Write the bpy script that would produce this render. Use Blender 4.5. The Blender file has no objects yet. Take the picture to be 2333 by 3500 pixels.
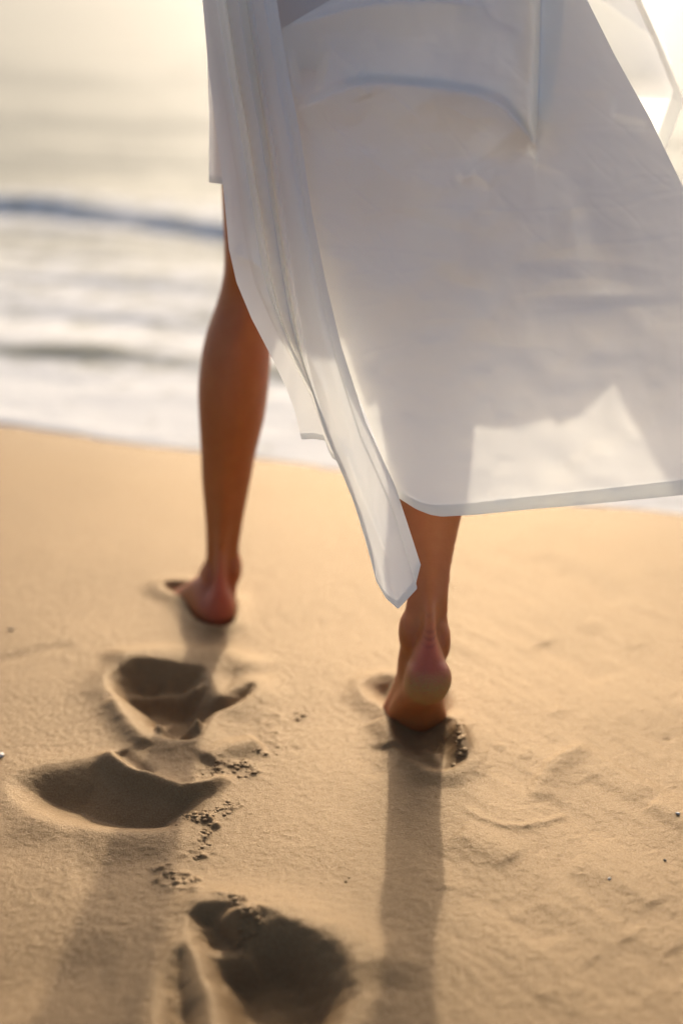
import bpy, bmesh, math, random
import numpy as np
from mathutils import Vector

random.seed(7)
rng = np.random.default_rng(11)
S = bpy.context.scene
C = S.collection

# ---------------------------------------------------------------- camera
H, PITCH, FPX = 0.90, math.radians(20.3), 4861.1       # camera height (m), tilt below horizon, focal length in photo pixels
W_, H_ = 2333.0, 3500.0
cam_d = bpy.data.cameras.new("camera")
cam = bpy.data.objects.new("camera", cam_d); C.objects.link(cam)
cam.location = (0, 0, H); cam.rotation_euler = (math.pi / 2 - PITCH, 0, 0)
cam_d.sensor_fit = 'VERTICAL'; cam_d.sensor_height = 36.0; cam_d.lens = 50.0
cam_d.clip_start = 0.02; cam_d.clip_end = 6000
cam_d.dof.use_dof = True; cam_d.dof.focus_distance = 1.64; cam_d.dof.aperture_fstop = 1.5
S.camera = cam

# ---------------------------------------------------------------- sky, sun, exposure
SUN_EL, SUN_AZ = math.radians(21.5), math.radians(5.0)    # azimuth measured from +Y towards +X
SUN = np.array([math.sin(SUN_AZ) * math.cos(SUN_EL), math.cos(SUN_AZ) * math.cos(SUN_EL), math.sin(SUN_EL)])
world = bpy.data.worlds.new("World"); S.world = world; world.use_nodes = True
wn = world.node_tree.nodes; wl = world.node_tree.links; wn.clear()
sky = wn.new('ShaderNodeTexSky'); sky.sky_type = 'NISHITA'; sky.sun_disc = False
sky.sun_elevation = SUN_EL; sky.sun_rotation = SUN_AZ
sky.air_density = 0.55; sky.dust_density = 4.0; sky.ozone_density = 0.7
bg = wn.new('ShaderNodeBackground'); bg.inputs[1].default_value = 0.15
wo = wn.new('ShaderNodeOutputWorld'); wl.new(sky.outputs[0], bg.inputs[0]); wl.new(bg.outputs[0], wo.inputs[0])
sd = bpy.data.lights.new("sun", 'SUN'); sd.energy = 2.0; sd.angle = math.radians(1.2); sd.color = (1.0, 0.87, 0.68)
sun = bpy.data.objects.new("sun", sd); C.objects.link(sun)
sun.rotation_euler = Vector((-SUN[0], -SUN[1], -SUN[2])).to_track_quat('-Z', 'Y').to_euler()
S.view_settings.view_transform = 'Standard'; S.view_settings.look = 'None'
S.view_settings.exposure = 0.36; S.view_settings.gamma = 1.0
S.cycles.max_bounces = 10; S.cycles.diffuse_bounces = 6; S.cycles.transparent_max_bounces = 12; S.cycles.use_denoising = True

# ---------------------------------------------------------------- helpers
cp, sp = math.cos(PITCH), math.sin(PITCH)
def ray(px, py):
    px = np.asarray(px, float); py = np.asarray(py, float)
    a = px - W_ / 2; b = H_ / 2 - py
    return a, FPX * cp + b * sp, -FPX * sp + b * cp
def at(px, py, Y):                                       # photo pixel -> world point at real distance Y
    dx, dy, dz = ray(px, py); t = np.asarray(Y, float) / dy
    return np.stack([dx * t, dy * t, H + dz * t], -1)
def gnd(px, py, z=0.0):                                  # photo pixel -> point on the ground
    dx, dy, dz = ray(px, py); t = (z - H) / dz
    return np.stack([dx * t, dy * t], -1)
def proj(P):
    P = np.asarray(P, float); x = P[..., 0]; y = P[..., 1]; z = P[..., 2] - H
    f = y * cp - z * sp; u = y * sp + z * cp
    return W_ / 2 + FPX * x / f, H_ / 2 - FPX * u / f
def sstep(x): x = np.clip(x, 0, 1); return x * x * (3 - 2 * x)
_lat = rng.random((256, 256))
def vnoise(x, y):
    xi = np.floor(x).astype(int); yi = np.floor(y).astype(int); fx = x - xi; fy = y - yi
    fx = fx**3 * (fx * (fx * 6 - 15) + 10); fy = fy**3 * (fy * (fy * 6 - 15) + 10)
    g = lambda i, j: _lat[i & 255, j & 255]
    a = g(xi, yi) * (1 - fx) + g(xi + 1, yi) * fx; b = g(xi, yi + 1) * (1 - fx) + g(xi + 1, yi + 1) * fx
    return (a * (1 - fy) + b * fy) * 2 - 1
def fbm(x, y, o=4):
    s = 0; a = 1.0
    for k in range(o): s = s + a * vnoise(x * 2**k + 17.3 * k, y * 2**k + 5.1 * k); a *= 0.5
    return s
def sdist(X, Y, poly):                                   # signed distance to a polygon, negative inside
    poly = np.asarray(poly, float); d2 = np.full(X.shape, 1e9); ins = np.zeros(X.shape, bool)
    n = len(poly)
    for i in range(n):
        ax, ay = poly[i]; bx, by = poly[(i + 1) % n]; ex, ey = bx - ax, by - ay
        t = np.clip(((X - ax) * ex + (Y - ay) * ey) / (ex * ex + ey * ey + 1e-12), 0, 1)
        d2 = np.minimum(d2, (X - ax - t * ex)**2 + (Y - ay - t * ey)**2)
        c = (ay > Y) != (by > Y)
        if abs(ey) > 1e-12: ins ^= c & (X < ex * (Y - ay) / ey + ax)
    d = np.sqrt(d2); return np.where(ins, -d, d)
def smoothpoly(p, n=3):
    p = np.asarray(p, float)
    for _ in range(n):
        q = np.roll(p, -1, 0); r = np.empty((2 * len(p), 2)); r[0::2] = .75 * p + .25 * q; r[1::2] = .25 * p + .75 * q; p = r
    return p
def pdist(X, Y, pts):                                    # distance to open polyline, with position 0..1 and side
    pts = np.asarray(pts, float); seg = np.hypot(*(pts[1:] - pts[:-1]).T); cum = np.r_[0, np.cumsum(seg)]
    best = np.full(X.shape, 1e9); T = np.zeros(X.shape); sgn = np.zeros(X.shape)
    for i in range(len(pts) - 1):
        a = pts[i]; e = pts[i + 1] - a
        t = np.clip(((X - a[0]) * e[0] + (Y - a[1]) * e[1]) / (e @ e + 1e-12), 0, 1)
        dx = X - a[0] - t * e[0]; dy = Y - a[1] - t * e[1]; d = np.hypot(dx, dy); m = d < best
        best = np.where(m, d, best); T = np.where(m, (cum[i] + t * seg[i]) / cum[-1], T)
        sgn = np.where(m, np.sign(e[0] * dy - e[1] * dx), sgn)
    return best, T, sgn
def grid_mesh(name, V, mat, smooth=True):                # V: (n, m, 3)
    n, m, _ = V.shape; me = bpy.data.meshes.new(name)
    i = np.arange(n * m).reshape(n, m)
    q = np.stack([i[:-1, :-1], i[:-1, 1:], i[1:, 1:], i[1:, :-1]], -1).reshape(-1, 4)
    me.vertices.add(n * m); me.vertices.foreach_set('co', V.reshape(-1).astype(np.float32))
    me.loops.add(q.size); me.loops.foreach_set('vertex_index', q.reshape(-1).astype(np.int32))
    me.polygons.add(len(q)); me.polygons.foreach_set('loop_start', np.arange(0, q.size, 4, dtype=np.int32))
    me.update(calc_edges=True)
    if smooth: me.polygons.foreach_set('use_smooth', np.ones(len(q), bool))
    if mat: me.materials.append(mat)
    me.validate(); return me
def attr(me, name, vals):
    a = me.attributes.new(name, 'FLOAT', 'POINT'); a.data.foreach_set('value', np.asarray(vals, np.float32).reshape(-1))
def link(name, me, parent=None, **props):
    o = bpy.data.objects.new(name, me); C.objects.link(o)
    if parent: o.parent = parent
    for k, v in props.items(): o[k] = v
    return o
class NT:
    def __init__(s, name):
        s.m = bpy.data.materials.new(name); s.m.use_nodes = True; s.n = s.m.node_tree.nodes; s.l = s.m.node_tree.links; s.n.clear()
        s.out = s.n.new('ShaderNodeOutputMaterial')
    def add(s, t, **kw):
        nd = s.n.new(t)
        for k, v in kw.items():
            if k.startswith('i_'): nd.inputs[k[2:].replace('_', ' ')].default_value = v
            else: setattr(nd, k, v)
        return nd
    def to(s, a, b): s.l.new(a, b)
    def math(s, op, a, b=None):
        nd = s.n.new('ShaderNodeMath'); nd.operation = op
        for k, v in enumerate((a, b)):
            if v is None: continue
            if isinstance(v, (int, float)): nd.inputs[k].default_value = v
            else: s.l.new(v, nd.inputs[k])
        return nd.outputs[0]
    def mix(s, f, a, b):
        nd = s.n.new('ShaderNodeMix'); nd.data_type = 'RGBA'
        for k, v in ((0, f), (6, a), (7, b)):
            if isinstance(v, (int, float)): nd.inputs[k].default_value = v
            elif isinstance(v, tuple): nd.inputs[k].default_value = (*v, 1)
            else: s.l.new(v, nd.inputs[k])
        return nd.outputs[2]
    def noise(s, scale, detail=3, rough=.55, vec=None):
        nd = s.add('ShaderNodeTexNoise'); nd.inputs['Scale'].default_value = scale
        nd.inputs['Detail'].default_value = detail; nd.inputs['Roughness'].default_value = rough
        if vec is None:
            if not hasattr(s, 'tc'): s.tc = s.add('ShaderNodeTexCoord')
            vec = s.tc.outputs['Object']
        s.l.new(vec, nd.inputs['Vector']); return nd.outputs[0]
    def ramp(s, f, lo, hi):
        nd = s.add('ShaderNodeMapRange'); nd.inputs[1].default_value = lo; nd.inputs[2].default_value = hi; nd.clamp = True
        s.l.new(f, nd.inputs[0]); return nd.outputs[0]
    def attr(s, name):
        nd = s.add('ShaderNodeAttribute'); nd.attribute_name = name; return nd.outputs['Fac']

# ---------------------------------------------------------------- materials
def mat_sand():
    t = NT('sand'); p = t.add('ShaderNodeBsdfPrincipled')
    big = t.ramp(t.noise(5, 4), .3, .7); mid = t.ramp(t.noise(60, 4), .3, .7); gr = t.ramp(t.noise(480, 3, .75), .34, .66); gg = t.ramp(t.noise(1700, 1, .5), .3, .7)
    c = t.mix(big, (.222, .124, .048), (.272, .156, .064))
    c = t.mix(t.math('MULTIPLY', mid, .35), c, (.19, .103, .039))
    c = t.mix(t.math('MULTIPLY', gr, .65), c, (.38, .24, .108))
    c = t.mix(t.math('MULTIPLY', t.ramp(t.noise(1100, 1, .5), .62, .72), .65), c, (.12, .06, .025))
    wet = t.attr('wet'); c = t.mix(wet, c, (.30, .19, .095))
    t.to(c, p.inputs['Base Color'])
    t.to(t.math('SUBTRACT', .42, t.math('MULTIPLY', wet, .25)), p.inputs['Roughness'])
    p.inputs['Specular IOR Level'].default_value = 0.0
    h = t.math('ADD', t.math('MULTIPLY', gr, .6), t.math('ADD', t.math('MULTIPLY', gg, .35), t.math('MULTIPLY', mid, .3)))
    b = t.add('ShaderNodeBump'); b.inputs['Strength'].default_value = .6; b.inputs['Distance'].default_value = .0014
    t.to(h, b.inputs['Height']); t.to(b.outputs[0], p.inputs['Normal'])
    g = t.add('ShaderNodeBsdfAnisotropic'); g.inputs['Roughness'].default_value = .46; t.to(t.mix(.65, c, (.85, .74, .585)), g.inputs['Color']); t.to(b.outputs[0], g.inputs['Normal'])
    fr = t.add('ShaderNodeFresnel'); fr.inputs['IOR'].default_value = 1.5; t.to(b.outputs[0], fr.inputs['Normal'])
    ms = t.add('ShaderNodeMixShader'); t.to(t.math('MULTIPLY', fr.outputs[0], .55), ms.inputs[0]); t.to(p.outputs[0], ms.inputs[1]); t.to(g.outputs[0], ms.inputs[2])
    t.to(ms.outputs[0], t.out.inputs[0]); return t.m
def mat_sea():
    t = NT('sea_water'); p = t.add('ShaderNodeBsdfPrincipled')
    f = t.attr('foam_glare'); n = t.ramp(t.noise(9, 6, .65), .24, .58)
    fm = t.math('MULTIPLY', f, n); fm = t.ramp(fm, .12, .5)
    t.to(t.mix(fm, (.40, .37, .27), (.88, .84, .76)), p.inputs['Base Color'])  # pale water base has the sun glare mixed into its colour
    t.to(t.math('ADD', .58, t.math('MULTIPLY', fm, .2)), p.inputs['Roughness']); p.inputs['IOR'].default_value = 1.333; p.inputs['Specular IOR Level'].default_value = .09
    b = t.add('ShaderNodeBump'); b.inputs['Strength'].default_value = .5; b.inputs['Distance'].default_value = .03
    t.to(t.noise(7, 4, .6), b.inputs['Height']); t.to(b.outputs[0], p.inputs['Normal']); t.to(p.outputs[0], t.out.inputs[0]); return t.m
def mat_skin():
    t = NT('tanned_skin'); p = t.add('ShaderNodeBsdfPrincipled')
    v = t.ramp(t.noise(28, 4), .3, .7); fine = t.ramp(t.noise(420, 3), .3, .7)
    c = t.mix(v, (.47, .145, .034), (.54, .185, .048))
    c = t.mix(t.math('MULTIPLY', t.attr('pink'), .9), c, (.52, .11, .05))
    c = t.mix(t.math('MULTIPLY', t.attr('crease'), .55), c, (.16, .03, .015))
    sm = t.math('MULTIPLY', t.attr('sandy'), t.ramp(t.noise(430, 4, .75), .30, .54))
    c = t.mix(sm, c, (.45, .27, .08)); t.to(c, p.inputs['Base Color'])
    t.to(t.math('ADD', .5, t.math('MULTIPLY', sm, .4)), p.inputs['Roughness'])
    p.inputs['Subsurface Weight'].default_value = .5; p.inputs['Subsurface Radius'].default_value = (1, .32, .12); p.inputs['Subsurface Scale'].default_value = .014
    b = t.add('ShaderNodeBump'); b.inputs['Strength'].default_value = .25; b.inputs['Distance'].default_value = .0008
    h = t.math('ADD', fine, t.math('MULTIPLY', sm, 2.0)); cr = t.math('MULTIPLY', t.attr('crease'), -3.0)
    t.to(t.math('ADD', h, cr), b.inputs['Height']); t.to(b.outputs[0], p.inputs['Normal']); t.to(p.outputs[0], t.out.inputs[0]); return t.m
def mat_cloth(name='white_cotton', thin=.42):
    t = NT(name); v = t.noise(6, 3)
    col = t.mix(v, (.925, .93, .89), (.95, .955, .92))
    uv = t.add('ShaderNodeTexCoord')
    w = t.noise(900, 2, .6); w2 = t.noise(35, 4, .6)
    b = t.add('ShaderNodeBump'); b.inputs['Strength'].default_value = .25; b.inputs['Distance'].default_value = .0012
    t.to(t.math('ADD', t.math('MULTIPLY', w, .25), t.math('MULTIPLY', w2, .12)), b.inputs['Height'])
    d = t.add('ShaderNodeBsdfDiffuse'); tr = t.add('ShaderNodeBsdfTranslucent'); tp = t.add('ShaderNodeBsdfTransparent')
    t.to(col, d.inputs[0]); t.to(col, tr.inputs[0]); t.to(b.outputs[0], d.inputs['Normal']); t.to(b.outputs[0], tr.inputs['Normal'])
    m1 = t.add('ShaderNodeMixShader'); m1.inputs[0].default_value = thin; t.to(d.outputs[0], m1.inputs[1]); t.to(tr.outputs[0], m1.inputs[2])
    m2 = t.add('ShaderNodeMixShader'); m2.inputs[0].default_value = .004; t.to(m1.outputs[0], m2.inputs[1]); t.to(tp.outputs[0], m2.inputs[2])
    t.to(m2.outputs[0], t.out.inputs[0]); return t.m
def mat_plain(name, col, rough=.6, var=.3):
    t = NT(name); p = t.add('ShaderNodeBsdfPrincipled')
    c = t.mix(t.ramp(t.noise(90, 4), .3, .7), tuple(x * (1 - var) for x in col), col)
    t.to(c, p.inputs['Base Color']); p.inputs['Roughness'].default_value = rough; t.to(p.outputs[0], t.out.inputs[0]); return t.m
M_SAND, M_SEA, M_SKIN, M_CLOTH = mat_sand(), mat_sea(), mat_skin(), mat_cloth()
M_VOILE = mat_cloth('thin_white_voile', .68)
M_SHELL = mat_plain('shell_white', (.74, .66, .54), .45, .15); M_DARK = mat_plain('dark_stone', (.10, .075, .05), .7)
M_HAIR = mat_plain('brown_hair', (.06, .03, .015), .5)

# ---------------------------------------------------------------- the beach: one sheet, fine where it is seen close
def axis(lo, hi, step, far_lo, far_hi, g=1.09):
    a = list(np.arange(lo, hi + step / 2, step)); s = step; x = a[-1]
    while x < far_hi: s *= g; x += s; a.append(x)
    s = step; x = a[0]; b = []
    while x > far_lo: s *= g; x -= s; b.append(x)
    return np.array(b[::-1] + a)
SH0 = np.array([0.0, 2.66]); shn = np.array([0.37, 1.0]); shn /= np.hypot(*shn)   # shoreline point and seaward normal
def seaward(x, y): return (x - SH0[0]) * shn[0] + (y - SH0[1]) * shn[1]
def alongshore(x, y): return (x - SH0[0]) * shn[1] - (y - SH0[1]) * shn[0]

def pit(h, X, Y, pts, depth, wall, rim=.006, rimw=.02, jag=.004, sm=2, floor_noise=.006):
    poly = smoothpoly(gnd(*np.array(pts, float).T), sm)
    x0, y0 = poly.min(0) - .15; x1, y1 = poly.max(0) + .15
    m = (X > x0) & (X < x1) & (Y > y0) & (Y < y1); x = X[m]; y = Y[m]
    s = sdist(x, y, poly) + jag * fbm(x * 40, y * 40, 4)
    k = sstep(-s / wall + .1)
    h[m] += -depth * k * (1 + floor_noise / max(depth, .001) * fbm(x * 18, y * 18, 3)) + rim * np.exp(-np.maximum(s, 0)**2 / rimw**2) * (1 - k)
def stroke(h, X, Y, pts, width, amp, asym=0.0, px=True, ends=.15):
    p = gnd(*np.array(pts, float).T) if px else np.asarray(pts, float)
    x0, y0 = p.min(0) - 4 * width; x1, y1 = p.max(0) + 4 * width
    m = (X > x0) & (X < x1) & (Y > y0) & (Y < y1); d, T, sg = pdist(X[m], Y[m], p)
    w = np.where(sg > 0, width * (1 + asym), width * (1 - asym)); e = sstep(T / ends) * sstep((1 - T) / ends) if ends else 1
    h[m] += amp * np.exp(-(d / w)**2) * e

FOOT_L_POLY = [(640, 2085), (660, 2040), (720, 2030), (800, 2040), (812, 2085), (800, 2135), (740, 2150), (680, 2130)]
def sand_height(X, Y):
    s = seaward(X, Y)
    h = .004 * fbm(X * 1.1 + 3, Y * 1.1, 2) + .0015 * fbm(X * 5 + 9, Y * 5, 2)
    h = h * sstep((3.2 - Y) / 1.5) * sstep((Y + 3) / 2)
    # wind streaks running away to the right
    a = math.radians(35); u = X * math.cos(a) + Y * math.sin(a); v = -X * math.sin(a) + Y * math.cos(a)
    h += .0012 * fbm(u * 22, v * 4 + 7, 3) * sstep((X + .05) / .25) * sstep((2.4 - Y) / .5)
    h += .00012 * fbm(X * 45, Y * 45, 2) + .00030 * fbm(X * 200, Y * 200, 2)
    # old footprint ahead-left, with the toe mark to the right
    pit(h, X, Y, [(355, 2345), (395, 2290), (470, 2268), (560, 2272), (640, 2282), (700, 2282), (722, 2330), (745, 2385), (770, 2385), (830, 2345), (868, 2338), (874, 2368), (820, 2410), (740, 2440), (705, 2490), (690, 2530), (600, 2542), (520, 2520), (465, 2455), (415, 2400)], .029, .052, .008, .03, .002, 2, .007)
    stroke(h, X, Y, [(520, 2500), (600, 2488), (700, 2492)], .012, .018)
    stroke(h, X, Y, [(430, 2345), (540, 2330), (700, 2350)], .012, .010)
    stroke(h, X, Y, [(330, 2260), (520, 2235), (760, 2240), (900, 2300)], .03, .010)
    stroke(h, X, Y, [(370, 2390), (450, 2500), (510, 2560)], .012, .006)
    # the smooth hollow left of it and its cream near lip
    pit(h, X, Y, [(15, 2680), (90, 2632), (200, 2610), (360, 2592), (410, 2618), (470, 2648), (560, 2690), (620, 2716), (690, 2716), (690, 2775), (620, 2840), (480, 2850), (330, 2845), (180, 2820), (60, 2760)], .031, .085, .003, .03, .0005, 3, .001)
    stroke(h, X, Y, [(40, 2790), (200, 2840), (380, 2865), (560, 2875), (720, 2860)], .045, .0025)
    stroke(h, X, Y, [(345, 2560), (390, 2610), (440, 2645), (540, 2680), (620, 2712), (720, 2690), (800, 2640)], .012, .012)
    stroke(h, X, Y, [(400, 2560), (455, 2610), (520, 2650)], .010, -.006)
    stroke(h, X, Y, [(690, 2600), (780, 2560), (900, 2530)], .02, .008)
    # dips across the lower left
    stroke(h, X, Y, [(-120, 2930), (60, 2895), (200, 2860), (300, 2830)], .03, -.002)
    stroke(h, X, Y, [(230, 2990), (350, 2975), (470, 2945), (560, 2950)], .03, -.002)
    stroke(h, X, Y, [(-120, 3420), (150, 3330), (420, 3320)], .045, -.003)
    stroke(h, X, Y, [(-200, 2270), (-20, 2262), (130, 2225), (260, 2195)], .016, -.002)
    # foot-shaped pit at the bottom, sand pushed in from its far rim, toe furrow beside it
    pit(h, X, Y, [(640, 3160), (680, 3112), (790, 3110), (940, 3160), (1070, 3212), (1180, 3280), (1228, 3390), (1190, 3480), (1130, 3600), (900, 3680), (760, 3620), (735, 3480), (690, 3310)], .032, .052, .006, .03, .003, 2, .008)
    stroke(h, X, Y, [(800, 3120), (815, 3190), (835, 3300)], .022, .026, ends=.25)
    pit(h, X, Y, [(540, 3330), (600, 3262), (635, 3255), (690, 3370), (730, 3470), (730, 3620), (560, 3640), (522, 3460)], .015, .045, .004, .02, .002, 3)
    stroke(h, X, Y, [(560, 3120), (700, 3075), (900, 3095), (1100, 3160), (1270, 3260), (1330, 3400)], .035, .006)
    # pits the two feet stand in
    pit(h, X, Y, [(1330, 2500), (1360, 2450), (1500, 2440), (1570, 2470), (1600, 2570), (1600, 2610), (1560, 2640), (1480, 2645), (1400, 2610), (1345, 2560)], .013, .034, .006, .02, .002)
    pit(h, X, Y, [(1225, 2365), (1240, 2330), (1290, 2312), (1380, 2312), (1400, 2400), (1340, 2450), (1300, 2420)], .012, .04, .006, .02, .002)
    pit(h, X, Y, [(1320, 2330), (1560, 2330), (1560, 2480), (1320, 2480)], .010, .03, .0, .02, .001)
    stroke(h, X, Y, [(1560, 2470), (1575, 2540), (1570, 2600)], .009, .011, ends=.3)
    stroke(h, X, Y, [(1280, 2455), (1340, 2520), (1355, 2560)], .016, .005)
    stroke(h, X, Y, [(1290, 2650), (1250, 2590), (1300, 2540)], .015, -.002)
    pit(h, X, Y, FOOT_L_POLY, .014, .016, .006, .02, .001)
    pit(h, X, Y, [(535, 2010), (570, 1990), (660, 1990), (700, 2030), (640, 2060), (590, 2035)], .013, .035, .006, .02, .001)
    # faint arcs on the right
    stroke(h, X, Y, [(1570, 2740), (1640, 2790), (1720, 2820), (1790, 2822), (1880, 2800), (1960, 2770)], .006, .0015)
    stroke(h, X, Y, [(1820, 2740), (1835, 2670), (1880, 2610), (1960, 2560), (2020, 2555)], .014, .0035, -.4)
    for pth, amp in (([(680, 2645), (760, 2615), (850, 2630)], .0045), ([(620, 2785), (690, 2805), (740, 2775), (805, 2745)], .005), ([(725, 2810), (690, 2890), (668, 2935)], .0045), ([(565, 2982), (610, 3005), (655, 3028)], .007), ([(930, 2440), (940, 2540), (850, 2600)], .002), ([(780, 3100), (850, 3130), (835, 3240)], .004)):
        p = gnd(*np.array(pth, float).T); m = (X > p[:, 0].min() - .06) & (X < p[:, 0].max() + .06) & (Y > p[:, 1].min() - .06) & (Y < p[:, 1].max() + .06)
        d, T, sg = pdist(X[m], Y[m], p); e = np.exp(-(d / .016)**2); h[m] += e * amp * .45 * (.3 + 1.5 * np.maximum(0, fbm(X[m] * 85, Y[m] * 85, 3)))
    for q in range(26):
        px = rng.uniform(1500, 2500); py = rng.uniform(1850, 3500); L = rng.uniform(150, 420)
        stroke(h, X, Y, [(px, py), (px + L * .5, py + L * .22), (px + L, py + L * .52)], rng.uniform(.015, .035), rng.uniform(-.0025, .0025))
    for q in range(60):
        g = gnd(rng.uniform(-200, 2500), rng.uniform(1800, 3450)); r = rng.uniform(.004, .014)
        m = (abs(X - g[0]) < 4 * r) & (abs(Y - g[1]) < 4 * r); h[m] += rng.uniform(-.0015, .0015) * np.exp(-((X[m] - g[0])**2 + (Y[m] - g[1])**2) / r**2)
    return h - .05 * np.maximum(s, 0)**1.0 * 1.0 - np.minimum(.02 * np.maximum(s - 2, 0), 30)
xs = axis(-.62, .62, .0021, -900, 900); ys = axis(1.0, 2.25, .0021, -60, 60, 1.07)
X, Y = np.meshgrid(xs, ys)
Z = sand_height(X, Y)
me = grid_mesh('beach', np.stack([X, Y, Z], -1), M_SAND)
sh = seaward(X, Y) + .05 * fbm(alongshore(X, Y) * 2.2, X * 0 + 3.3, 3)
attr(me, 'wet', sstep((sh + .22) / .2) * .75)
link('beach', me, kind='structure')
def ground_z(x, y):
    i = int(np.clip(np.searchsorted(ys, y), 1, len(ys) - 1)); j = int(np.clip(np.searchsorted(xs, x), 1, len(xs) - 1))
    return float(Z[i, j])

# ---------------------------------------------------------------- the sea, small shore waves and wash
sv = np.concatenate([np.arange(-.15, 1.6, .02), np.arange(1.6, 7, .03)]); x = sv[-1]; st = .03; ext = []
while x < 5000: st *= 1.06; x += st; ext.append(x)
sv = np.r_[sv, ext]
tv = axis(-5, 6, .04, -5000, 5000, 1.15)
TT, SS = np.meshgrid(tv, sv)
WX = SH0[0] + SS * shn[0] + TT * shn[1]; WY = SH0[1] + SS * shn[1] - TT * shn[0]
edge = .06 * fbm(TT * 1.4, TT * 0 + .7, 3) + .03 * np.sin(TT * 2.1)
hz = .001 - .003 * sstep(SS / .5)
hz = hz + (.012 * fbm(SS * 2.2, TT * .5, 3) + .006 * fbm(SS * 7, TT * 2.4, 3)) * sstep(SS / 1.0) * np.exp(-SS / 60)
foam_glare = np.maximum(sstep((1.05 - SS + 3 * edge) / .55), .62 * sstep((3.0 - SS) / 2.0))  # shore foam, plus a wider pale part standing in for glare
def wave(s0, amp, wf, wb, t0=-1e9, t1=1e9, slope=0.0, wob=.12, k=0, clear=0.0):
    global hz, foam_glare
    c = s0 + slope * TT + wob * fbm(TT * .9 + 31 * k, TT * 0 + k, 3); d = SS - c
    e = sstep((TT - t0) / .5) * sstep((t1 - TT) / .5) * (1 + .45 * fbm(TT * 1.3 + k, TT * 0 + 2 * k, 2))
    foam_glare = foam_glare * (1 - clear * np.clip(e, 0, 1) * np.exp(-((d + .5 * wf) / (1.3 * wf))**2))
    hz = hz + amp * e * np.where(d < 0, np.exp(-(d / wf)**2), np.exp(-(d / wb)**2))
wave(2.30, .042, .06, .55, slope=-.17, k=1, clear=1)
wave(.76, .022, .05, .2, -1.7, -.55, k=2, clear=1); wave(.66, .022, .05, .2, -.85, .2, k=3, clear=.7)
wave(1.45, .012, .07, .35, -3, -.2, k=4); wave(4.6, .015, .25, .8, k=5); wave(6.6, .03, .3, 1.0, k=6); wave(11, .05, .5, 2.0, wob=.5, k=7); wave(16, .06, .7, 3, wob=.8, k=8)
foam_glare = np.maximum(foam_glare, .55 * np.exp(-((SS - 2.7) / .5)**2))
wet_edge = SS + edge
hz = np.where(wet_edge < 0, hz + .0 - .04 * sstep(-wet_edge / .06), hz)
me = grid_mesh('sea', np.stack([WX, WY, hz], -1), M_SEA); attr(me, 'foam_glare', foam_glare)
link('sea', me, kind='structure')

# ---------------------------------------------------------------- the person
person = link('person', None, label='barefoot person walking away in a billowing white wrap dress, right heel lifted', category='person')
person.location = (0.0, 1.8, 0.0)
def ring_loft(bm, rings):                                # rings: list of (n,3) arrays, capped
    loops = [[bm.verts.new(p) for p in r] for r in rings]; n = len(loops[0])
    for a, b in zip(loops, loops[1:]):
        for i in range(n): bm.faces.new((a[i], a[(i + 1) % n], b[(i + 1) % n], b[i]))
    bm.faces.new(loops[0][::-1]); bm.faces.new(loops[-1])
NR = 28
TH = np.linspace(0, 2 * math.pi, NR, endpoint=False)
def leg_ring(c, hw, front, back, tend=0.0, tilt=0.0):    # c centre, half width, depth front and back, tendon ridge
    cx, sy = np.cos(TH), np.sin(TH); x = hw * cx
    prof = np.where(sy > 0, front * sy, 0)
    e = -sy; ridge = np.exp(-(cx / .36)**2)
    bk = back * ((1 - tend) * np.sqrt(np.maximum(e, 0)) ** 2 + tend * ridge * sstep(e / .35))
    y = np.where(sy > 0, prof, -bk)
    P = np.stack([x, y, np.zeros(NR)], -1)
    ct, st_ = math.cos(tilt), math.sin(tilt)             # tilt about X: ring plane normal leans
    P = np.stack([P[:, 0], P[:, 1] * ct, P[:, 1] * st_], -1)
    return P + np.asarray(c)
def interp_rings(ctrl, n):                               # smooth interpolation of control rows
    ctrl = np.array(ctrl, float); k = len(ctrl); t = np.linspace(0, k - 1, n); out = []
    for u in t:
        i = min(int(u), k - 2); f = u - i
        p0, p1, p2, p3 = ctrl[max(i - 1, 0)], ctrl[i], ctrl[i + 1], ctrl[min(i + 2, k - 1)]
        out.append(.5 * (2 * p1 + (p2 - p0) * f + (2 * p0 - 5 * p1 + 4 * p2 - p3) * f**2 + (3 * p1 - p0 - 3 * p2 + p3) * f**3))
    return out
def px_row(py, lx, rx, Yc, front, back, tend=0.0, tilt=0.0):
    a = at(lx, py, Yc); b = at(rx, py, Yc); c = (a + b) / 2
    return [*c, (b[0] - a[0]) / 2, front, back, tend, tilt]
bm = bmesh.new()
def tube(ctrl, n=60): ring_loft(bm, [leg_ring(r[:3], *r[3:]) for r in interp_rings(ctrl, n)])
def blob(c, r, rot=None, seg=16):
    m = bmesh.ops.create_icosphere(bm, subdivisions=3, radius=1.0)
    R = rot if rot is not None else np.eye(3)
    for v in m['verts']: v.co = Vector(np.asarray(c) + R @ (np.array(v.co) * np.asarray(r)))
def capsule(p, q, r0, r1, n=6):
    p = np.asarray(p, float); q = np.asarray(q, float); d = (q - p) / np.linalg.norm(q - p)
    u = np.cross(d, [0.3, .1, 1.0]) if abs(d[2]) < .9 else np.cross(d, [1.0, 0, 0]); u /= np.linalg.norm(u); w = np.cross(d, u)
    a = np.linspace(0, 2 * math.pi, 14, endpoint=False); rings = []
    for t in np.linspace(-math.pi / 2, 0, 5): rings.append((p + d * r0 * math.sin(t), max(r0 * math.cos(t), 1e-4)))
    for t in np.linspace(0, math.pi / 2, 5): rings.append((q + d * r1 * math.sin(t), max(r1 * math.cos(t), 1e-4)))
    ring_loft(bm, [c + r * (np.cos(a)[:, None] * u + np.sin(a)[:, None] * w) for c, r in rings])

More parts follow.
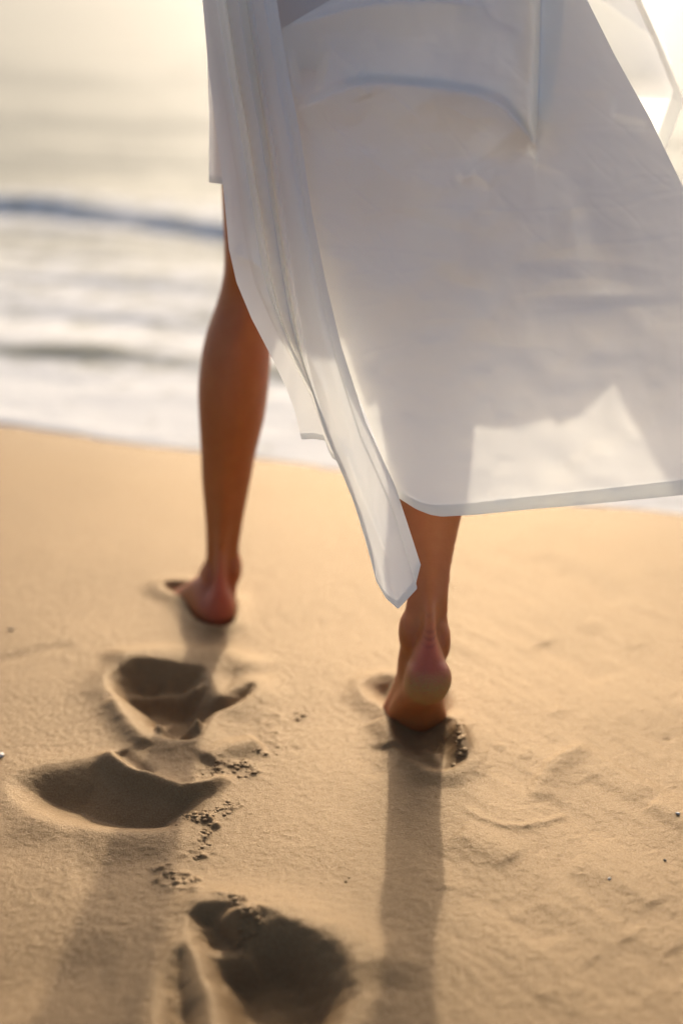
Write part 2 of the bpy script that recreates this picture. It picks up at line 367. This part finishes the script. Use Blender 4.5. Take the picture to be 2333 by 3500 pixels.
# left leg: flat on the sand, a step ahead (rows: pixel row, left edge, right edge, distance, depth front/back, tendon)
L = [px_row(2095, 690, 800, 2.010, .030, .035, .1), px_row(2070, 690, 805, 2.010, .032, .044, .2), px_row(2020, 694, 808, 2.010, .032, .048, .5),
     px_row(1975, 698, 815, 2.012, .032, .050, .75), px_row(1930, 701, 818, 2.012, .031, .047, .78),
     px_row(1875, 704, 817, 2.008, .031, .041, .65), px_row(1785, 702, 830, 2.000, .033, .042, .40),
     px_row(1637, 690, 858, 1.990, .037, .048, .12), px_row(1547, 687, 875, 1.985, .040, .055, .04),
     px_row(1428, 680, 904, 1.980, .044, .060, 0), px_row(1325, 677, 918, 1.980, .046, .062, 0),
     px_row(1220, 687, 925, 1.982, .047, .060, 0), px_row(1131, 706, 926, 1.985, .050, .055, .05),
     px_row(1027, 742, 940, 1.990, .056, .046, .05), px_row(930, 764, 972, 1.985, .060, .045, 0),
     px_row(803, 764, 1012, 1.960, .064, .055, 0), px_row(640, 757, 1050, 1.930, .068, .066, 0),
     px_row(400, 752, 1090, 1.890, .074, .076, 0), px_row(180, 752, 1120, 1.860, .080, .084, 0), px_row(40, 760, 1130, 1.845, .08, .085, 0)]
tube(L, 90)
# right leg: pushing off, shin leaning forward
R_ = [px_row(2505, 1335, 1512, 1.700, .015, .015, 0, .2), px_row(2480, 1312, 1522, 1.692, .026, .026, 0, .3), px_row(2440, 1300, 1522, 1.680, .034, .034, 0, .4), px_row(2385, 1330, 1520, 1.664, .040, .040, 0, .5),
      px_row(2320, 1352, 1521, 1.640, .040, .048, .1, .5), px_row(2262, 1358, 1523, 1.622, .036, .056, .35, .48), px_row(2215, 1366, 1527, 1.614, .034, .056, .60, .45),
      px_row(2165, 1370, 1532, 1.610, .032, .054, .78, .40), px_row(2105, 1380, 1530, 1.612, .031, .050, .80, .38),
      px_row(2045, 1390, 1533, 1.620, .031, .046, .72, .36), px_row(1990, 1392, 1537, 1.632, .032, .042, .50, .36),
      px_row(1900, 1384, 1547, 1.656, .034, .043, .28, .36), px_row(1765, 1366, 1574, 1.690, .039, .052, .1, .36),
      px_row(1640, 1352, 1600, 1.718, .043, .060, 0, .36), px_row(1520, 1346, 1610, 1.742, .046, .062, 0, .34),
      px_row(1390, 1352, 1606, 1.768, .049, .058, 0, .25), px_row(1270, 1366, 1600, 1.800, .054, .050, .0, .1),
      px_row(1150, 1368, 1610, 1.815, .058, .050, 0, -.05), px_row(1000, 1350, 1625, 1.820, .064, .060, 0, -.08),
      px_row(760, 1300, 1640, 1.825, .070, .070, 0, -.05), px_row(500, 1240, 1650, 1.828, .076, .080, 0, 0),
      px_row(250, 1200, 1655, 1.83, .082, .088, 0, 0), px_row(60, 1190, 1650, 1.832, .085, .09, 0, 0)]
tube(R_, 120)

def foot(heel, ball, toe_dir, side, up, lift_toes, width=.088, sc=1.0):
    """heel: centre of the heel pad, ball: centre of the ball; side: unit vector to the big-toe side; up: foot-top normal."""
    heel = np.asarray(heel, float); ball = np.asarray(ball, float); ax = ball - heel; Ln = np.linalg.norm(ax); ax /= Ln
    side = np.asarray(side, float); side -= ax * (side @ ax); side /= np.linalg.norm(side); up = np.cross(side, ax) if np.cross(side, ax)[2] > 0 else np.cross(ax, side)
    rows = [(-.030, .006, .006, .008, 0), (-.027, .016, .016, .014, 0), (-.018, .0255, .024, .022, 0), (-.004, .0285, .027, .034, 0), (.018, .0280, .025, .048, 0), (.040, .0270, .021, .052, .001),
            (.070, .0290, .016, .044, .003), (.100, .0335, .015, .034, .004), (.130, .0385, .016, .026, .003), (.158, .0425, .017, .020, .002), (Ln + .004, .0435, .017, .017, .003), (Ln + .018, .040, .014, .014, .004), (Ln + .026, .030, .009, .010, .004)]
    rings = []
    for t, w, dn, u_, so in interp_rings(rows, 40):
        c = heel + ax * t * sc + side * so
        rings.append(np.array([c + side * math.cos(a) * w * sc + up * (math.sin(a) * (u_ if math.sin(a) > 0 else dn) * sc) for a in TH]))
    ring_loft(bm, rings)
    td = np.asarray(toe_dir, float); td /= np.linalg.norm(td)
    for k, (o, ln, r) in enumerate([(.031, .046, .0115), (.0115, .044, .0085), (-.0035, .038, .008), (-.017, .032, .0075), (-.0295, .025, .0075)]):
        b = ball + side * o + ax * (.006 - .004 * k); kn = b + td * ln * .55 + up * .004; tp = b + td * ln + np.array([0, 0, -.004])
        capsule(b, kn, r * 1.05, r); capsule(kn, tp, r, r * .92)
# right foot: heel raised, standing on the ball
heelR = at(1463, 2322, 1.560); ballR = at(1425, 2462, 1.672)
foot(heelR, ballR, (-.12, 1, .04), (-1, -.08, .06), None, 0)
tube([px_row(2000, 1452, 1486, 1.622, .015, .012), px_row(2080, 1447, 1486, 1.597, .02, .020), px_row(2150, 1440, 1490, 1.582, .024, .024), px_row(2195, 1428, 1498, 1.576, .028, .030), px_row(2235, 1409, 1512, 1.573, .032, .034),
      px_row(2275, 1396, 1526, 1.571, .036, .037), px_row(2315, 1389, 1534, 1.570, .036, .038), px_row(2345, 1389, 1534, 1.572, .034, .034), px_row(2370, 1400, 1522, 1.576, .028, .026), px_row(2388, 1425, 1500, 1.580, .014, .012)], 40)

blob(at(1398, 2160, 1.614), (.0140, .026, .030)); blob(at(1510, 2188, 1.610), (.0110, .024, .028))
# left foot: flat, turned out to the left
zl = ground_z(-.19, 2.0)
heelL = at(736, 2085, 1.985); ballL = np.array([heelL[0] - .078, heelL[1] + .120, heelL[2] - .044])
foot(heelL, ballL, (-.55, 1, -.1), (.85, .52, 0), None, 0)
tube([px_row(1860, 740, 772, 1.985, .015, .018), px_row(1930, 738, 772, 1.980, .02, .021), px_row(1980, 734, 774, 1.978, .024, .024), px_row(2010, 724, 780, 1.978, .028, .027), px_row(2040, 706, 792, 1.980, .03, .030),
      px_row(2075, 690, 802, 1.983, .03, .033), px_row(2105, 684, 803, 1.986, .03, .032), px_row(2125, 690, 795, 1.99, .025, .026), px_row(2140, 710, 780, 1.995, .01, .01)], 40)

blob(at(802, 1937, 2.018), (.0115, .024, .028)); blob(at(714, 1968, 2.016), (.0100, .022, .026))
capsule(at(748, 1960, 2.03), at(712, 2040, 2.09), .030, .026)
# pelvis, trunk, neck, head, arms (above the picture, but they shade the dress)
PC = np.array([.0, 1.84, 0])
def trunk(rows):
    rings = []
    for z, hw, fr, bk, y in interp_rings(rows, 40):
        rings.append(np.array([[PC[0] + hw * math.cos(a), PC[1] + y + (fr if math.sin(a) > 0 else bk) * math.sin(a), z] for a in TH]))
    return rings
TR = [(.74, .135, .09, .10, 0), (.80, .150, .10, .12, 0), (.88, .150, .10, .120, 0), (.98, .145, .095, .105, .0), (1.06, .128, .09, .09, .005), (1.16, .138, .10, .09, .01), (1.27, .155, .11, .095, .01), (1.35, .165, .085, .085, .0), (1.40, .10, .06, .06, 0)]
ring_loft(bm, trunk(TR))
capsule((0, 1.83, 1.38), (0, 1.85, 1.50), .052, .048); blob((0, 1.865, 1.585), (.074, .094, .112))
blob((0, 1.958, 1.575), (.012, .016, .020)); blob((.077, 1.862, 1.578), (.010, .018, .028)); blob((-.077, 1.862, 1.578), (.010, .018, .028)); blob((0, 1.948, 1.535), (.022, .008, .007))
for sx in (-1, 1):
    sh_, el, wr = (sx * .165, 1.83, 1.355), (sx * .215, 1.86, 1.10), (sx * .10, 2.06, 1.16)
    capsule(sh_, el, .046, .036); capsule(el, wr, .037, .024); pm = np.array((sx * .06, 2.11, 1.17)); capsule(wr, pm, .026, .030)
    for k in range(4):
        b = pm + np.array([-sx * .012, .012, .028 - .018 * k]); kn = b + np.array([-sx * .030, .022, 0]); tip = kn + np.array([-sx * .024, -.020, -.003]); capsule(b, kn, .0088, .0082); capsule(kn, tip, .008, .007)
    capsule(pm + np.array([0, -.02, .03]), pm + np.array([-sx * .035, -.01, .055]), .011, .009)
bm.normal_update(); raw = bpy.data.meshes.new('body_raw'); bm.to_mesh(raw); bm.free()
tmp = bpy.data.objects.new('tmp', raw); C.objects.link(tmp)
md = tmp.modifiers.new('r', 'REMESH'); md.mode = 'VOXEL'; md.voxel_size = .0030; md.use_smooth_shade = True
sm_ = tmp.modifiers.new('s', 'SMOOTH'); sm_.factor = .5; sm_.iterations = 14
dg = bpy.context.evaluated_depsgraph_get(); body_me = bpy.data.meshes.new_from_object(tmp.evaluated_get(dg))
bpy.data.objects.remove(tmp); bpy.data.meshes.remove(raw)
co = np.empty(len(body_me.vertices) * 3, np.float32); body_me.vertices.foreach_get('co', co); co = co.reshape(-1, 3)
def near(c, r): return np.exp(-(((co - np.asarray(c)) / np.asarray(r))**2).sum(1))
pink = np.clip(1.1 * near(at(1466, 2235, 1.535), (.022, .03, .040)) + .9 * near(at(1463, 2300, 1.535), (.034, .03, .030)) + 1.0 * near(at(745, 2070, 1.96), (.036, .05, .045)) + .6 * near(at(750, 2000, 1.96), (.014, .03, .04)) + .5 * near(at(1380, 2440, 1.68), (.05, .05, .03)), 0, 1)
sandy = np.clip(1.8 * near(at(1463, 2372, 1.545), (.036, .035, .026)), 0, 1) * sstep((at(1463, 2305, 1.53)[2] - co[:, 2]) / .009 + .3)
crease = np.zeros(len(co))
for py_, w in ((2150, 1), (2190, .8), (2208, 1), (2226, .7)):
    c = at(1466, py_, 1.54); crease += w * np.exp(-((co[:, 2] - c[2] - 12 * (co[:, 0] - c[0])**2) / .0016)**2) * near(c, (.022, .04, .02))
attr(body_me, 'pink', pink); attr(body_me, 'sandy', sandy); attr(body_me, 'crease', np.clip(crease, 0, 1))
body_me.materials.clear(); body_me.materials.append(M_SKIN)
def kid(name, me, parent):
    o = link(name, me, parent); o.matrix_parent_inverse = person.matrix_basis.inverted() if parent is person else parent.matrix_parent_inverse.copy() if False else parent.matrix_world.inverted()
    return o
bpy.context.view_layer.update()
kid('body', body_me, person)
# hair
hb = bmesh.new(); bmesh.ops.create_icosphere(hb, subdivisions=4, radius=1)
for v in hb.verts:
    n = v.co.copy(); k = 1 + .03 * math.sin(n.x * 60); dn = max(0, -n.z) * 1.6 if n.y < .3 else 0
    v.co = Vector((n.x * .086 * k, 1.853 + n.y * .098 * k, 1.60 + n.z * .112 - dn * .16))
hm = bpy.data.meshes.new('hair'); hb.to_mesh(hm); hb.free(); hm.materials.append(M_HAIR)
for p in hm.polygons: p.use_smooth = True
kid('hair', hm, person)

# ---------------------------------------------------------------- the dress: overlapping panels of thin cotton
def resample(pts, n):
    pts = np.array(pts, float); d = np.hypot(pts[1:, 0] - pts[:-1, 0], pts[1:, 1] - pts[:-1, 1]); c = np.r_[0, np.cumsum(d)]; c /= c[-1]
    u = np.linspace(0, 1, n); k = np.stack([np.interp(u, c, pts[:, j]) for j in range(pts.shape[1])], -1)
    return k
def smooth1(P, it):
    P = P.copy()
    for _ in range(it): P[1:-1] = .25 * P[:-2] + .5 * P[1:-1] + .25 * P[2:]
    return P
def coons(T, B, Lf, Rt, nu, nv, sm=6):
    T, B, Lf, Rt = (smooth1(resample(p, n), sm) for p, n in ((T, nu), (B, nu), (Lf, nv), (Rt, nv)))
    u = np.linspace(0, 1, nu)[None, :, None]; v = np.linspace(0, 1, nv)[:, None, None]
    P = (1 - v) * T[None] + v * B[None] + (1 - u) * Lf[:, None] + u * Rt[:, None] - ((1 - u) * (1 - v) * T[0] + u * (1 - v) * T[-1] + (1 - u) * v * B[0] + u * v * B[-1])
    return P, u[..., 0] + 0 * v[..., 0], v[..., 0] + 0 * u[..., 0]
def crease_px(PX, PY, pts, w1, w2, amp, ends=.2):        # a ridge in the cloth: sharp on one side, long fall on the other
    pts = smooth1(resample(pts, 24), 8); d, T, sg = pdist(PX, PY, pts); w = np.where(sg > 0, w1, w2)
    e = sstep(T / ends) * sstep((1 - T) / ends) if ends else 1
    return amp * np.exp(-np.abs(d / w)**1.5) * e
def sheet(name, P, parent, mat=None): return kid(name, grid_mesh(name, at(P[..., 0], P[..., 1], P[..., 2]), mat or M_CLOTH), parent)
def hem(name, P, rows, parent, off=-.0016):
    Q = P[-rows:].copy(); Q[..., 2] += off; return sheet(name, Q, parent)

# under-skirt and bodice round the trunk
bt = bmesh.new()
TB = [(.78, .156, .112, .126, 0), (.82, .158, .112, .130, 0), (.88, .158, .11, .130, 0), (.98, .155, .105, .117, .0), (1.06, .138, .10, .10, .005), (1.16, .148, .112, .10, .01), (1.27, .165, .122, .105, .01), (1.35, .172, .095, .093, .0)]
rr = trunk(TB); NRr = len(rr); loops = [[bt.verts.new(p) for p in r] for r in rr]
for a, b in zip(loops, loops[1:]):
    for i in range(NR): bt.faces.new((a[i], a[(i + 1) % NR], b[(i + 1) % NR], b[i]))
bme = bpy.data.meshes.new('bodice'); bt.to_mesh(bme); bt.free(); bme.materials.append(M_CLOTH)
for p in bme.polygons: p.use_smooth = True
dress = kid('dress', bme, person)
bpy.context.view_layer.update()

# A: the broad back panel, blown towards the camera and out to the right
AT = [(962, 98, 1.680), (1060, 40, 1.675), (1160, -20, 1.668), (1300, -160, 1.668), (1450, -420, 1.70), (1700, -450, 1.78)]
AL = [(962, 98, 1.680), (975, 200, 1.675), (1000, 400, 1.66), (1050, 700, 1.64), (1110, 1000, 1.615), (1200, 1300, 1.59), (1262, 1448, 1.575), (1312, 1580, 1.565), (1364, 1704, 1.555)]
AB = [(1364, 1704, 1.555), (1420, 1740, 1.550), (1470, 1760, 1.548), (1508, 1766, 1.546), (1620, 1760, 1.545), (1800, 1742, 1.545), (2050, 1720, 1.55), (2333, 1692, 1.56), (2700, 1640, 1.60)]
AR = [(1700, -450, 1.78), (1905, -200, 1.76), (2005, 0, 1.745), (2100, 190, 1.725), (2222, 410, 1.70), (2333, 640, 1.675), (2440, 900, 1.645), (2560, 1220, 1.62), (2700, 1640, 1.60)]
P, U, V = coons(AT, AB, AL, AR, 300, 300, 5)
PX, PY = P[..., 0], P[..., 1]
dY = -.045 * np.sin(math.pi * U) * sstep(V / .3) - .018 * np.sin(math.pi * U)
dY += crease_px(PX, PY, [(1000, 395), (1120, 315), (1250, 272), (1480, 298), (1700, 326), (1770, 400), (1835, 520)], 150, 13, -.042, .12)
dY += crease_px(PX, PY, [(1850, -170), (1848, 0), (1842, 250), (1830, 520)], 14, 150, -.045, 0) * sstep((620 - PY) / 300)
dY += crease_px(PX, PY, [(1675, 520), (1690, 650), (1740, 740), (1840, 785), (1960, 760)], 140, 60, -.010)
dY += crease_px(PX, PY, [(1205, 260), (1240, 300), (1255, 340)], 40, 30, -.004)
dY += crease_px(PX, PY, [(965, 100), (1080, 60), (1250, 10), (1500, 0), (1700, 30)], 70, 12, -.022)
dY += crease_px(PX, PY, [(1640, -20), (1680, 60), (1790, 110)], 18, 40, .006)
dY += crease_px(PX, PY, [(990, 245), (1050, 235), (1120, 250)], 50, 50, .030, .3)
dY += crease_px(PX, PY, [(2080, 375), (2150, 395), (2235, 420)], 30, 60, -.008)
dY += crease_px(PX, PY, [(1560, 620), (1620, 590), (1690, 640)], 20, 30, -.004)
for pts, a in (([(1660, 920), (1800, 890), (2000, 885), (2300, 930)], .009), ([(1480, 950), (1620, 985), (1720, 1010)], .007), ([(1700, 1030), (1880, 1005), (2100, 1010), (2333, 1015)], .009), ([(1560, 1150), (1720, 1185), (1950, 1190)], .006), ([(1860, 1080), (2100, 1050), (2400, 1040)], -.007), ([(1300, 700), (1500, 780), (1780, 830)], .006), ([(1090, 860), (1190, 900), (1230, 850)], -.004)):
    dY += crease_px(PX, PY, pts, 60, 40, a * 1.1, .35)
for pts in ([(1130, 380), (1230, 720), (1390, 1150)], [(1440, 340), (1520, 720), (1660, 1180)], [(1900, 560), (2060, 820), (2260, 1180)]): dY += crease_px(PX, PY, pts, 150, 80, -.009, .4)
wa = math.radians(38); wu = PX * math.cos(wa) + PY * math.sin(wa); wv = -PX * math.sin(wa) + PY * math.cos(wa)
dY += -.0009 * np.maximum(0, 1 - np.abs(fbm(wv / 150 + 4, wu / 620, 3)) * 3.5)**2 * sstep((.75 - V) / .3) * sstep(V / .05)
dY += -.0011 * np.maximum(0, 1 - np.abs(fbm(PY / 130 + 9, PX / 520, 2)) * 4)**2 * sstep((V - .25) / .2) * sstep((.8 - V) / .2)
dY += .006 * fbm(PX / 260, PY / 200, 3) * sstep(V / .1) + .0004 * fbm(PX / 60, PY / 45, 2) * sstep((.9 - V) / .3)
dY += .010 * np.sin(PX / 120 + PY / 500) * sstep((V - .75) / .25) * .5
P[..., 2] += dY
A = sheet('back_panel', P, dress)
hem('hem_band', P, 8, dress)
def ply(T, B, Lf, Rt, nu=40, nv=60):                     # folded-under cloth behind the panel, making a pleat
    Q, U_, V_ = coons(T, B, Lf, Rt, nu, nv, 2)
    q = Q.reshape(-1, 3); src = P.reshape(-1, 3)
    for i in range(len(q)): q[i, 2] += src[np.argmin((src[:, 0] - q[i, 0])**2 + (src[:, 1] - q[i, 1])**2), 2]
    sheet('pleat', Q, dress)
o = .007
ply([(1852, -160, o), (1930, -160, o)], [(1832, 505, o), (1838, 515, o)], [(1852, -160, o), (1850, 100, o), (1832, 505, o)], [(1930, -160, o), (1925, 60, o), (1900, 250, o), (1838, 515, o)])
ply([(1180, 258, o), (1300, 258, o), (1480, 272, o), (1690, 305, o)], [(1180, 292, o), (1300, 282, o), (1480, 300, o), (1690, 328, o)], [(1180, 258, o), (1180, 292, o)], [(1690, 305, o), (1690, 328, o)], 80, 10)
ply([(1690, 300, o), (1712, 315, o)], [(1828, 512, o), (1834, 508, o)], [(1690, 300, o), (1770, 420, o), (1828, 512, o)], [(1712, 315, o), (1800, 420, o), (1834, 508, o)], 10, 50)

# B: the front panel beyond the legs; sunlight passes under its hem
YB = 1.95
YBL = 2.08                                               # its left side, extended unseen ahead of the left thigh to shade the flap
def shadow_to_front(px, py, Ya=1.52, Yb=YB):
    p = at(px, py, Ya); q = p + SUN * ((Yb - Ya) / SUN[1]); return (*proj(q), Yb)
BB = [shadow_to_front(*q) for q in ((880, 1130, 1.64, YBL), (990, 1180, 1.62, YBL), (1080, 1192, 1.60, 2.05), (1165, 1200, 1.58, 2.0), (1250, 1440, 1.56))] + [shadow_to_front(*q) for q in ((1300, 1445), (1538, 1432), (1700, 1418), (1882, 1382), (1896, 1412), (1990, 1372), (2092, 1292), (2180, 1450), (2292, 1650), (2330, 1740))]
BRr = [(1750, -850, YB - .05), (2110, -160, YB - .03), (2185, -10, YB - .03), (2258, 150, YB), (2336, 345, YB), (2300, 440, YB), (2270, 520, YB), (2240, 640, YB), BB[-1]]
BTt = [(900, -850, YBL), (1350, -850, YB + .03), (1750, -850, YB - .05)]
BLl = [(900, -850, YBL), (880, -200, YBL), shadow_to_front(745, 560, 1.69, YBL), shadow_to_front(775, 860, 1.665, YBL), BB[0]]
P, U, V = coons(BTt, BB, BLl, BRr, 180, 220, 1)
P[..., 2] += .015 * np.sin(P[..., 0] / 110) * (1 - V * .5) + .01 * fbm(P[..., 0] / 200, P[..., 1] / 300, 2)
sheet('front_panel', P, dress, M_VOILE)
YI = 2.06  # unseen inner layer, added to shade the upper front panel
def shadow_to_inner(px, py):
    p = at(px, py, YB); q = p + SUN * ((YI - YB) / SUN[1]); return (*proj(q), YI)
IB = [shadow_to_inner(*q) for q in ((1100, 420), (1700, 400), (2190, 366), (2320, 356))]
Pi, U, V = coons([(1000, -850, YI), (1650, -850, YI)], IB, [(1000, -850, YI), IB[0]], [(1650, -850, YI), shadow_to_inner(2098, -160), shadow_to_inner(2174, -10), shadow_to_inner(2246, 150), IB[-1]], 80, 100, 2)
Pi[..., 2] += .006 * np.sin(Pi[..., 0] / 90)
sheet('inner_shade_panel', Pi, dress, M_VOILE)
Q = P[:, -7:].copy(); Q[..., 2] -= .002; sheet('hem_band', Q, dress)
hem('hem_band', P, 7, dress, -.002)

# C: the gathered wrap edge on the left, ending in a fluttering corner
CL = [(683, -160, 1.715), (692, 0, 1.71), (712, 230, 1.705), (738, 430, 1.695), (763, 640, 1.68), (782, 850, 1.665), (808, 965, 1.655), (860, 1090, 1.645), (925, 1215, 1.635), (980, 1330, 1.625), (1008, 1410, 1.62), (1030, 1502, 1.61)]
CB = [(1030, 1502, 1.61), (1072, 1500, 1.605), (1110, 1506, 1.60), (1122, 1540, 1.598), (1135, 1566, 1.595), (1172, 1590, 1.59), (1190, 1645, 1.585), (1230, 1745, 1.57), (1268, 1850, 1.555), (1280, 1920, 1.545), (1284, 1985, 1.54), (1318, 2045, 1.53), (1360, 2082, 1.525), (1425, 2012, 1.525), (1421, 1992, 1.53), (1437, 1930, 1.535)]
CR = [(930, -160, 1.660), (945, 0, 1.655), (985, 250, 1.645), (1030, 480, 1.63), (1065, 720, 1.612), (1110, 950, 1.595), (1165, 1180, 1.58), (1248, 1440, 1.565), (1303, 1560, 1.555), (1350, 1662, 1.55), (1392, 1790, 1.542), (1437, 1930, 1.535)]
P, U, V = coons(CB[:1] * 0 + [(683, -160, 1.715), (760, -160, 1.70), (850, -160, 1.68), (930, -160, 1.660)], CB, CL, CR, 200, 320, 1)
def pleat(u0, w1, w2, amp):
    d = U - (u0 + .05 * np.sin(V * 3)); return amp * np.where(d < 0, np.exp(-np.abs(d / w1)**1.6), np.exp(-np.abs(d / w2)**1.6))
fade = 1 - .75 * sstep((V - .45) / .5)
P[..., 2] += fade * (pleat(.16, .10, .05, -.020) + pleat(.29, .02, .03, .016) + pleat(.46, .11, .05, -.022) + pleat(.58, .025, .03, .016) + pleat(.82, .14, .10, -.022) + pleat(.68, .03, .03, .008))
P[..., 2] += .004 * fbm(P[..., 0] / 90, P[..., 1] / 300, 2) * sstep(V / .2) * sstep((1 - V) / .1)
P[..., 2] += crease_px(P[..., 0], P[..., 1], [(790, 860), (870, 900), (920, 940), (915, 985)], 22, 30, -.006) + crease_px(P[..., 0], P[..., 1], [(915, 985), (1000, 1110), (1080, 1260), (1130, 1400)], 24, 16, -.006)
P[..., 2] += crease_px(P[..., 0], P[..., 1], [(1150, 1480), (1210, 1620), (1280, 1800), (1330, 1930)], 30, 18, -.007)
Cp = sheet('wrap_flap', P, dress)
hem('hem_band', P, 5, dress)
# second ply folded along the tail
T2 = [(1078, 1190, 1.590), (1140, 1186, 1.585), (1170, 1195, 1.578)]
B2 = [(1284, 1985, 1.536), (1318, 2045, 1.526), (1345, 2020, 1.527)]
L2 = [(1078, 1190, 1.590), (1100, 1330, 1.590), (1150, 1560, 1.588), (1232, 1750, 1.566), (1280, 1920, 1.542), (1284, 1985, 1.536)]
R2 = [(1170, 1195, 1.578), (1185, 1350, 1.575), (1225, 1540, 1.572), (1270, 1720, 1.560), (1320, 1880, 1.54), (1345, 2020, 1.527)]
# D: short inner edge showing left of the gathers
P, U, V = coons([(690, -160, 1.78), (860, -160, 1.76)], [(714, 624, 1.79), (757, 630, 1.785), (860, 640, 1.77)], [(690, -160, 1.78), (704, 90, 1.78), (708, 170, 1.785), (714, 400, 1.79), (714, 624, 1.79)], [(860, -160, 1.76), (860, 640, 1.77)], 40, 120, 1)
P[..., 2] += .008 * np.sin(P[..., 0] / 16)
sheet('side_panel', P, dress); hem('hem_band', P, 5, dress)

# ---------------------------------------------------------------- small things on the sand
def lump(bmx, c, r, sub=1):
    m = bmesh.ops.create_icosphere(bmx, subdivisions=sub, radius=1)
    a = rng.uniform(0, 6.28); sx, sy, sz = rng.uniform(.7, 1.3, 3) * r
    for v in m['verts']:
        k = 1 + rng.uniform(-.12, .12); x, y, z = v.co * k
        v.co = Vector((c[0] + (x * math.cos(a) - y * math.sin(a)) * sx, c[1] + (x * math.sin(a) + y * math.cos(a)) * sy, c[2] + z * sz * .5))
cb = bmesh.new()
def crumbs(path, n, spread, r0, r1):
    p = resample(np.array(path, float), 200)
    for _ in range(n):
        q = p[rng.integers(0, 200)] + rng.normal(0, spread, 2); g = gnd(q[0], q[1]); r = r0 + (r1 - r0) * rng.random()**2.2
        lump(cb, (g[0], g[1], ground_z(g[0], g[1]) - r * .18), r * 1.15, 2)
crumbs([(690, 2640), (760, 2620), (850, 2630)], 40, 14, .001, .0035); crumbs([(800, 2630), (830, 2600), (860, 2650)], 30, 12, .001, .0042)
crumbs([(625, 2780), (690, 2800), (740, 2770), (800, 2745)], 80, 12, .001, .0036); crumbs([(720, 2815), (700, 2850), (690, 2890)], 25, 9, .001, .0036)
crumbs([(690, 2890), (670, 2930), (690, 2960)], 20, 8, .001, .0035); crumbs([(570, 2985), (610, 3005), (650, 3025)], 25, 9, .001, .005)
crumbs([(900, 2430), (930, 2520), (860, 2590)], 25, 26, .0008, .0028); crumbs([(1555, 2600), (1575, 2560), (1560, 2480)], 50, 9, .001, .0045)
crumbs([(1000, 2440), (1060, 2420)], 12, 12, .001, .004); crumbs([(780, 3100), (850, 3130), (830, 3230)], 70, 22, .001, .004)
crumbs([(1100, 2950), (1180, 3000)], 12, 40, .0008, .002); crumbs([(100, 2500), (2300, 3200)], 50, 420, .0005, .0012)
cm = bpy.data.meshes.new('sand_crumbs'); cb.to_mesh(cm); cb.free(); cm.materials.append(M_SAND)
for p in cm.polygons: p.use_smooth = True
link('sand_crumbs', cm, kind='stuff')
def pebble(name, px, py, r, mat, label, cat, group=None, flat=.6):
    b = bmesh.new(); bmesh.ops.create_icosphere(b, subdivisions=2, radius=1); a = rng.uniform(0, 6.28)
    for v in b.verts:
        k = 1 + rng.uniform(-.07, .07); v.co = Vector((v.co.x * r * 1.3 * k, v.co.y * r * .85 * k, v.co.z * r * flat * k))
    m = bpy.data.meshes.new(name); b.to_mesh(m); b.free(); m.materials.append(mat)
    for p in m.polygons: p.use_smooth = True
    g = gnd(px, py); o = link(name, m, None, label=label, category=cat); o.location = (g[0], g[1], ground_z(g[0], g[1]) + r * flat * .4); o.rotation_euler = (0, .15, a)
    if group: o['group'] = group
pebble('shell_fragment', 4, 2578, .0052, M_SHELL, 'white shell fragment on the sand beside the long smooth hollow', 'shell', flat=.45)
pebble('shell_fragment', 2313, 2790, .0022, M_SHELL, 'tiny white shell chip on smooth sand away from the footprints', 'shell')
pebble('pebble', 2270, 2940, .0018, M_DARK, 'tiny dark pebble on smooth sand near a white shell chip', 'pebble')
pebble('pebble', 38, 2152, .0032, M_DARK, 'small dark pebble on flat sand level with the forward foot', 'pebble')
pebble('shell_fragment', 2080, 3008, .0016, M_SHELL, 'pale speck of shell alone on wind-streaked sand', 'shell')
